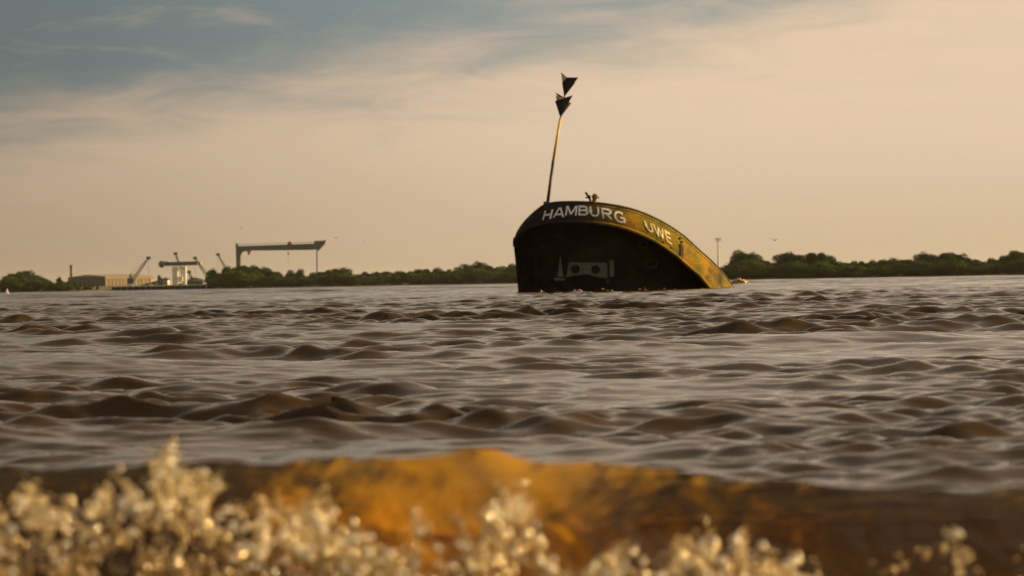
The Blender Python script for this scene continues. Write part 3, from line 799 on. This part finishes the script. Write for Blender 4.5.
MID = [(206, 280), (210, 274), (214, 268), (220, 275), (226, 265), (236, 265), (245, 263), (255, 264), (265, 266), (272, 269), (280, 270), (286, 275), (290, 270), (295, 276), (300, 269), (305, 275), (312, 272),
       (322, 270), (332, 268), (340, 267), (347, 268), (353, 273), (365, 271), (380, 271), (395, 270), (410, 269), (430, 268), (450, 267.5), (462, 267), (468, 264), (474, 267), (480, 260), (488, 262.5), (494, 268),
       (500, 263), (506, 268), (512, 262), (530, 262)]
RIGHT = [(700, 268), (716, 268), (725, 263), (731, 264), (736, 254), (742, 250), (749, 250.5), (756, 254), (761, 260), (768, 258.5), (775, 262), (780, 254), (787, 251), (796, 251.5), (804, 259), (811, 251), (819, 250.5), (829, 253),
         (836, 260), (850, 260), (870, 260), (890, 258), (905, 256.5), (916, 258), (923, 251.5), (930, 252), (938, 254.5), (944, 251.5), (951, 249.5), (958, 252), (966, 256), (981, 259), (996, 258), (1006, 253), (1015, 251), (1024, 248.5), (1060, 247), (1100, 252)]
ZONES = [(-99, 62, 'at the far left edge'), (62, 206, 'in front of the grey hall'), (206, 262, 'at the left leg of the gantry crane'), (262, 320, 'under the gantry crane beam'),
         (320, 400, 'just right of the gantry crane'), (400, 465, 'halfway between gantry crane and wreck'), (465, 600, 'just left of the wreck'), (600, 765, 'just right of the wreck and mast'),
         (765, 835, 'below the dark flying bird'), (835, 915, 'in the low even stretch right of the bird'), (915, 975, 'in the humped stretch far right'), (975, 1999, 'at the right edge of the photo')]
def zone(x): return [z[2] for z in ZONES if z[0] <= x < z[1]][0]
def wood(tab, D, step, where, x0, x1):
    zones = [z for z in ZONES if z[0] < x1 and z[1] > x0]
    x = x0
    while x < x1:
        y = lerp(tab, x)
        H = (hz(x)-y); where = zone(x)
        tree(x+random.uniform(-1, 1), y+random.uniform(-.8, 2.6), D, f'dark green tree in the wood {where}', f'trees of the wood {where}', Dj=random.uniform(35, 70), width=1.05)
        x += step*random.uniform(.7, 1.2)
    x = x0
    while x < x1:
        y = lerp(tab, x); H = hz(x)-y; where = zone(x)
        tree(x+random.uniform(-2, 2), hz(x)-H*random.uniform(.50, .78), D, f'olive green bush at the water edge {where}', f'bushes {where}', kind='bush', Dj=random.uniform(1, 8), width=2.0)
        x += step*random.uniform(.8, 1.4)
wood(LEFT, DL, 4.4, 'at the far left', -55, 120)
wood(MID, DL, 4.4, 'between the cranes and the wreck', 210, 528)
wood(RIGHT, DR, 4.6, 'right of the wreck', 708, 1080)
for px, y, lb in ((214, 267.5, 'rounded tree standing alone at the quay end of the middle wood'), (226, 265, 'tall rounded tree just left of the gantry crane leg'),
                  (290, 269.5, 'small round-topped tree under the gantry crane, left of a pair'), (300, 268.5, 'small round-topped tree under the gantry crane, right of a pair'),
                  (60, 275.5, 'slender tree peeking over the bushes beside the grey hall'), (481, 260, 'tallest tree in the middle wood, near the wreck')):
    tree(px, y, DL, lb, None, Dj=25, width=.85, slim=px in (60,))
for px, y, lb in ((742, 249.5, 'broad high-crowned tree nearest the right side of the wreck'), (752, 251.5, 'second high-crowned tree right of the wreck'), (788, 250.5, 'dark spreading tree under the flying bird'),
                  (797, 252, 'spreading tree beside the one under the flying bird'),
                  (811, 250.5, 'left tree of the tall pair in the right wood'), (821, 250.5, 'right tree of the tall pair in the right wood'), (925, 251, 'rounded tree standing above the right wood near its middle'),
                  (947, 250, 'broad rounded tree above the right wood'), (1017, 250, 'large tree at the right edge of the photo')):
    tree(px, y, DR, lb, None, Dj=25, width=1.0)

# ------------------------------------------------------------------ harbour on the far left bank
HD = 2300.0; hs = F/HD
def B(px, py, D=HD): return P(px, py, D)
def bx(name, mt, parent, x0, x1, y0, y1, D=HD, depth=12, **k):
    a, b = B(x0, y1, D), B(x1, y0, D)
    return MB().box(((a.x+b.x)/2, D+depth/2, (a.z+b.z)/2), (b.x-a.x, depth, b.z-a.z)).build(name, mt, parent, **k)
# quay
q = MB(); a = P(112, 290, 1486); b_ = P(209, 290, 1486)
q.box(((a.x+b_.x)/2, 1506, 0), (b_.x-a.x, 40, 3.6)); qo = q.build('quay', M['quay'], None, kind='structure', label='low brown quay below the cranes')
for k in range(16):
    xx = a.x+(b_.x-a.x)*(k+.5)/16; MB().box((xx, 1485.4, .3), (.7, .8, 3.2)).build('fender_pile', M['shed_dark'], qo)
q.box(((a.x+b_.x)/2, 2240, 0), (b_.x-a.x, 80, 5.6)); q.build('quay', M['quay'], None, kind='structure', label='low grey quay below the cranes')
q = MB()
# ground for the harbour is the bank itself; hall with its shaded and sunlit faces put into the wall colours
def hall():
    root = thing('warehouse', (B(105, 288).x, HD, 2.5), 'long low hall with dark grey gable side and sunlit cream front', 'warehouse')
    z0, z1 = 2.5, B(105, 276.5).z; D = HD
    c = Vector((B(105, 280).x, D, 0)); l = Vector((B(68, 280, D+60).x, D+60, 0)); r = Vector((B(153, 280, D+25).x, D+25, 0)); f = l+(r-c)
    def wall(p, q_, name, mt, inset=0, za=z0, zb=z1, th=.6):
        d = (q_-p).normalized(); n = Vector((d.y, -d.x, 0))
        return MB().prism([p+Vector((0, 0, za)), q_+Vector((0, 0, za)), q_+Vector((0, 0, zb)), p+Vector((0, 0, zb))], -n*th).build(name, mt, root)
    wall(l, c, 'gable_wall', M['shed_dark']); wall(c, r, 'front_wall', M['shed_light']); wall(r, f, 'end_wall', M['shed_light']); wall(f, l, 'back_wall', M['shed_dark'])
    rz = B(85, 275, D).z
    MB().add([l+Vector((0, 0, z1)), c+Vector((0, 0, z1)), r+Vector((0, 0, z1)), f+Vector((0, 0, z1)), (l+c)/2+Vector((0, 0, rz+.4)), (r+f)/2+Vector((0, 0, rz+.4))],
             [(0, 1, 4), (1, 2, 5, 4), (2, 3, 5), (3, 0, 4, 5)]).build('roof', M['shed_roof'], root)
    d = (r-c).normalized(); n = Vector((d.y, -d.x, 0))
    MB().prism([c+n*.4+Vector((0, 0, z1-2.4)), r+n*.4+Vector((0, 0, z1-2.4)), r+n*.4+Vector((0, 0, z1+.3)), c+n*.4+Vector((0, 0, z1+.3))], n*.3).build('eaves_band', M['shed_roof'], root)
    L = (r-c).length
    for k in range(6):
        p = c + d*(L*(.06+k*.155)); q_ = p + d*L*.09
        MB().prism([p+n*.1+Vector((0, 0, z0)), q_+n*.1+Vector((0, 0, z0)), q_+n*.1+Vector((0, 0, z0+6)), p+n*.1+Vector((0, 0, z0+6))], n*.25).build('door', M['door'], root)
    for k in range(7):
        p = c + d*(L*(.01+k*.155))
        MB().prism([p+n*.1+Vector((0, 0, z0)), p+d*1.0+n*.1+Vector((0, 0, z0)), p+d*1.0+n*.1+Vector((0, 0, z1-2.6)), p+n*.1+Vector((0, 0, z1-2.6))], n*.5).build('pilaster', M['shed_light'], root)
hall()
ch = thing('chimney', (B(71, 288, 2400).x, 2400, 2.5), 'square sandy chimney rising behind the grey hall', 'chimney')
a = B(71.2, 266, 2400)
MB().box((a.x, 2400, (B(71, 266, 2400).z+2.5)/2), (2.2, 2.2, B(71, 266, 2400).z-2.5)).build('shaft', M['chimney'], ch)
MB().box((a.x, 2400, B(71, 265.5, 2400).z), (2.7, 2.7, .8)).build('cap', M['quay'], ch)

def lattice(mb, a, b, w, n, bar=.35):
    a, b = Vector(a), Vector(b); d = (b-a); u = d.normalized(); s = u.cross(Vector((0, 1, 0))).normalized(); y = Vector((0, 1, 0))
    cs = [s*w/2+y*w/2, s*w/2-y*w/2, -s*w/2-y*w/2, -s*w/2+y*w/2]
    for c in cs: mb.bar(a+c, b+c*.4, bar)
    for i in range(n):
        t0, t1 = i/n, (i+1)/n; k0, k1 = 1-.6*t0, 1-.6*t1
        for j in range(4):
            mb.bar(a+d*t0+cs[j]*k0, a+d*t1+cs[(j+1) % 4]*k1, bar*.6)
    return mb
def jib_crane(px, ybase, tip, pivot, label, D, tower='crane_white', cab='crane_blue', pw=4.0, cw=6.0, ytop=None):
    root = thing('harbour_crane', (B(px, 290, D).x, D, 2.8), label, 'crane')
    k = D/F
    z1 = B(*pivot, D).z; x = B(px, 280, D).x
    MB().box((x, D, (z1+2.8)/2-1), (pw*k, pw*k, z1-2.8-2)).build('tower', M[tower], root)
    MB().box((x, D, z1), (cw*k, 4*k, 5.5*k)).build('cab', M[cab], root)
    ap = Vector((B(px, pivot[1]-7, D)[0], D, B(px, pivot[1]-7, D).z))
    m_ = MB(); m_.bar((x-1.6*k, D, z1), ap, .8); m_.bar((x+1.6*k, D, z1), ap, .8); m_.build('mast', M[cab], root)
    tp = B(*tip, D)
    lattice(MB(), (x+1.5*k, D, z1), tp, 2.2, 9, .42).build('jib', M['crane_teal'], root)
    MB().bar(ap, tp, .22).build('stay_cable', M['crane_teal'], root)
    MB().box(tp, (3.4, 2, 2.2)).build('jib_head', M['crane_teal'], root)
    MB().bar(tp, (tp.x, tp.y, max(4, tp.z-18)), .15).build('hoist_cable', M['black'], root)
jib_crane(130.5, 290, (148.5, 258), (130.5, 281), 'slewing harbour crane with blue cab, pale foot and raised lattice jib', 2210)
jib_crane(184, 290, (175.5, 253.5), (186, 282), 'dark crane behind the white jetty structure, jib leaning left', 2600, 'shed_dark', 'shed_dark', 2.5, 3)
jib_crane(207, 290, (195, 258), (207, 279), 'thin crane right of the white jetty structure with jib leaning left', 2500, 'crane_white', 'shed_dark', 1.2, 1.8)
jib_crane(228, 290, (218, 254.5), (228, 276), 'thin crane behind the trees left of the gantry crane', 2650, 'shed_dark', 'shed_dark', 2, 3)
jib_crane(192, 290, (189, 272), (192.5, 283), 'short crane between the sheds with a small jib', 2450, 'shed_dark', 'shed_dark', 1.5, 2.5)

# white jetty structure with long horizontal beam
def jetty():
    D = 2190
    root = thing('loading_tower', (B(178, 290, D).x, D, 2.8), 'pale twin-legged loading tower carrying a long dark horizontal boom', 'loading tower')
    bx('leg', M['crane_white'], root, 172.5, 177.5, 266.5, 290, D, 8)
    bx('leg', M['crane_white'], root, 182.3, 185.6, 266.5, 290, D+6, 6)
    bx('machine_house', M['crane_white'], root, 177.6, 182.2, 276.5, 281.5, D+1, 8)
    bx('portal_beam', M['shed_dark'], root, 177.6, 182.2, 283.5, 285.5, D+2, 6)
    m_ = MB(); a, b = B(161, 264.2, D+4), B(197, 263.2, D+4)
    m_.bar(a, b, 4.5, 3.0); m_.build('boom', M['crane_teal'], root)
    mm = MB(); a = B(161, 264.2, D+1.5); mm.tube([B(158.8, 264.5, D+1), B(160.5, 264.3, D+1), B(163.5, 264.2, D+1)], [1.4, 2.6, 2.6], 12); mm.build('boom_head', M['crane_teal'], root)
    bx('boom_hood', M['crane_white'], root, 163, 169, 261.3, 262.6, D+2, 4)
    bx('boom_tip', M['shed_light'], root, 193.5, 201, 261.4, 264.9, D+2, 4)
    bx('counterweight', M['orange_tip'], root, 198.2, 200.5, 262.2, 264.2, D-1, 3)
jetty()
def shed(x0, x1, y0, D, mt, label, light=False):
    r = thing('shed', (B((x0+x1)/2, 290, D).x, D, 2.8), label, 'shed')
    bx('wall', M[mt], r, x0, x1, y0, 290.5, D, 14)
    a, b = B(x0, y0, D), B(x1, y0, D)
    MB().prism([(a.x-1, D-1, a.z), (b.x+1, D-1, a.z), ((a.x+b.x)/2, D-1, a.z+2.0)], (0, 16, 0)).build('roof', M['shed_dark'], r)
    n = max(2, int((x1-x0)/4))
    for i in range(n):
        xa = x0+(x1-x0)*(i+.25)/n; xb = x0+(x1-x0)*(i+.6)/n
        bx('window', M['glass'], r, xa, xb, y0+2, y0+4, D-.3, .4)
shed(186.5, 202.5, 280, 2330, 'crane_blue', 'dark blue-grey shed right of the loading tower')
shed(135, 158, 284, 2400, 'shed_dark', 'low dark shed left of the white kiosk')
shed(163, 167.5, 280, 2200, 'crane_white', 'small white kiosk left of the loading tower')
r = thing('silo_hopper', (B(160, 290, 2205).x, 2205, 2.8), 'dark steep-roofed hopper beside the white kiosk', 'hopper')
a, b, c = B(157.5, 289, 2205), B(162.5, 289, 2205), B(158.5, 274.5, 2205)
MB().prism([a, b, B(162.5, 279.5, 2205), c, B(157.5, 276, 2205)], (0, 9, 0)).build('body', M['shed_dark'], r)
r = thing('conveyor', (B(145, 290, 2195).x, 2195, 2.8), 'dark sloping conveyor rising towards the white kiosk', 'conveyor')
m_ = MB(); m_.bar(B(133, 288.5, 2195), B(161, 281, 2195), 3, 2.0); m_.build('belt_gallery', M['shed_dark'], r)
for px, y in ((140, 287), (147, 285), (154, 283)): bx('trestle_leg', M['shed_dark'], r, px-.5, px+.5, y, 291, 2195, 1)
for px, h, D in ((150, 284, 2180), (206, 281, 2250), (168.5, 284, 2185)):
    p = thing('lamp_post', (B(px, 290, D).x, D, 2.8), f'thin pale lamp post on the quay ' + {150: 'beside the conveyor', 206: 'at its right end by the trees', 168.5: 'beside the white kiosk'}[px], 'lamp post')
    a = B(px, h, D); MB().tube([(a.x, D, 2.5), a], .22, 6).build('post', M['crane_white'], p); MB().box(a, (1.6, .8, .4)).build('lamp_head', M['crane_white'], p)

def gantry():
    D = 2500
    root = thing('gantry_crane', (B(238, 285, D).x, D, 3), 'huge teal-grey gantry crane spanning the trees with a red trolley on its beam', 'gantry crane')
    k = D/F
    def poly(name, pts, mt, d=8, off=0): return MB().prism([B(x, y, D+off) for x, y in pts], (0, d, 0)).build(name, M[mt], root)
    poly('main_leg', [(235.6, 243), (237.2, 243.5), (239.8, 250), (240.3, 290), (236.9, 290)], 'crane_teal', 10)
    poly('girder', [(238.8, 246.2), (314, 243.6), (314, 249.8), (246, 250.6), (241.5, 252.2), (239.9, 256), (239.4, 250)], 'crane_teal', 7, 1)
    poly('girder_head', [(314.1, 241.0), (324.5, 240.6), (324.7, 243.4), (318.2, 250.6), (314.1, 249.2)], 'crane_teal', 10)
    poly('head_cab', [(324.0, 239.8), (326.2, 240.0), (326.0, 242.2), (324.9, 243)], 'orange_tip', 4, -2)
    for o in (1, 8): poly('hinged_leg', [(316.2, 250.4), (317.3, 250.4), (317.6, 284), (316.6, 284)], 'crane_teal', 1.2, o)
    poly('upper_trolley', [(287.2, 244.6), (288, 241.8), (290.8, 241.4), (292, 244.4)], 'red', 6)
    poly('lower_trolley', [(246.3, 250.7), (250.6, 250.7), (249.9, 252.6), (248.4, 255.4), (247.6, 253)], 'red', 5)
    poly('hook_block', [(287.4, 252.8), (289, 252.8), (288.7, 254.5), (287.8, 254.5)], 'red', 2)
    MB().bar(B(288.2, 249.9, D+2), B(288.2, 252.9, D+2), .25).build('hoist_rope', M['black'], root)
    MB().bar(B(288.2, 254.4, D+2), B(288.2, 263, D+2), .18).build('hoist_rope', M['black'], root)
    m_ = MB(); a, b = B(239, 244.5, D), B(314, 242, D)
    m_.bar(a, b, .3)
    for i in range(26): p = a.lerp(b, i/25); m_.bar(p, p-Vector((0, 0, 1.6)), .2)
    m_.build('walkway_rail', M['crane_teal'], root)
gantry()

# floodlight mast right of the wreck
def mast():
    D = 1320
    a = P(718, 239, D); root = thing('floodlight_mast', (a.x, D, 2.5), 'tall thin mast with a wide crown of lamps right of the wreck', 'mast')
    MB().tube([(a.x, D, 2), (a.x, D, a.z)], [.55, .28], 8).build('pole', M['crane_white'], root)
    m_ = MB(); m_.box((a.x, D, a.z-1.0), (2.2, 1.6, .3)); m_.build('platform', M['crane_white'], root)
    for dx in (-1.15, -.4, .4, 1.15): MB().box((a.x+dx, D-.3, a.z+.1-abs(dx)*.1), (.5, .5, .9)).build('lamp', M['crane_white'], root)
mast()

# ------------------------------------------------------------------ buoy, birds, white water
b0 = P(7, 292, 420); b0.z = 0
by = thing('buoy', b0, 'small white buoy floating at the far left edge', 'buoy')
MB().tube([b0+Vector((0, 0, -.2)), b0+Vector((0, 0, .25)), b0+Vector((0, 0, .32))], [.42, .42, .3], 12).build('float', M['buoy_white'], by, smooth=False)
MB().tube([b0+Vector((0, 0, .32)), b0+Vector((0, 0, .85))], [.22, .08], 10).build('tower', M['buoy_white'], by)

def bird(px, py, D, size, mt, up, yaw, label, kind):
    c = P(px, py, D); root = thing(kind, c, label, 'bird')
    rot = Matrix.Rotation(yaw, 3, 'Z')
    def T(x, y, z): return c + rot @ Vector((x*size, y*size, z*size))
    # body: lofted spindle with head and fan tail
    MB().tube([T(-.36, 0, .01), T(-.2, 0, 0), T(0, 0, 0), T(.16, 0, .02), T(.25, 0, .05), T(.31, 0, .05), T(.37, 0, .035)], [.03*size, .045*size, .075*size, .06*size, .045*size, .04*size, .006*size], 8).build('body', M[mt], root, smooth=True)
    MB().prism([T(-.30, -.03, 0), T(-.50, -.08, .01), T(-.50, .08, .01), T(-.30, .03, 0)], (0, 0, .012*size)).build('tail', M[mt], root)
    for s in (-1, 1):
        w_ = [T(.12, s*.05, .03), T(.16, s*.30, .03+up*.30), T(.06, s*.62, .03+up*.46), T(-.02, s*.60, .03+up*.45), T(-.02, s*.30, .03+up*.28), T(-.10, s*.05, .02)]
        MB().prism(w_, (0, 0, .02*size)).build('wing', M[mt], root)
bird(775, 240.5, 250, .55, 'bird_dark', .55, R(60), 'dark bird flying above the wood right of the wreck', 'bird')
bird(241.5, 228.5, 420, .62, 'bird_white', .8, R(20), 'white gull flying above the left leg of the gantry crane', 'gull')
bird(336, 238, 520, .62, 'bird_dark', .25, R(10), 'small bird flying just right of the gantry crane head', 'bird')
bird(364.5, 242, 600, .6, 'bird_dark', .3, R(-15), 'tiny distant bird right of the gantry crane, lower of two', 'bird')

def whitewater():
    c = P(739, 279.2, 200); c.z += .1; V, Fs = [], []; k = 0
    v, f = ico(2)
    for i in range(150):
        r = rng.uniform(.04, .13); x = rng.normal(0, .22); h = max(0, .34-abs(x)*.55)*rng.random()
        V.append(v*r*np.array([1.5, 1, .9])+np.array([c.x+x, 200+rng.normal(0, .3), .16+h])); Fs.append(f+k); k += len(v)
    o = np_mesh('white_water', np.concatenate(V), np.concatenate(Fs), M['foam'])
    tag(o, 'small bright patch of white water breaking right of the wreck', 'white water', kind='stuff')
whitewater()

def wash():
    V, Fs = [], []; k = 0; v, f = ico(1)
    for px, n, sp in ((541, 5, 2), (556, 2, 1), (577, 4, 3), (606, 5, 5), (641, 3, 2), (672, 3, 4), (716, 14, 7), (728, 26, 4)):
        D = WY + wdepth(px) - 1.2
        c = P(px, 291, D)
        for i in range(n):
            r = rng.uniform(.015, .045)
            V.append(v*r*np.array([1.6, 1.2, .8])+np.array([c.x+rng.normal(0, sp/22.0), D+rng.normal(0, .3), .05+abs(rng.normal(0, .05))])); Fs.append(f+k); k += len(v)
    o = np_mesh('wash_foam', np.concatenate(V), np.concatenate(Fs), M['foam'])
    tag(o, 'flecks of foam lapping along the foot of the wreck', 'foam', kind='stuff')
wash()

# ------------------------------------------------------------------ haze
def make_haze():
    x0, x1, y0, y1, z0, z1 = -9200, 9200, -150, 14500, -3.0, 70
    MBx = MB().box(((x0+x1)/2, (y0+y1)/2, (z0+z1)/2), (x1-x0, y1-y0, z1-z0))
    m, g = mat('river_haze')
    v = g.n('ShaderNodeVolumePrincipled'); g.put(v.inputs['Color'], (.93, .86, .74)); g.put(v.inputs['Density'], .000022); g.put(v.inputs['Anisotropy'], .2)
    o = g.n('ShaderNodeOutputMaterial'); g.link(v.outputs[0], o.inputs[1])
    h = MBx.build('haze', m, None, kind='stuff', label='thin warm haze over the river')
make_haze()
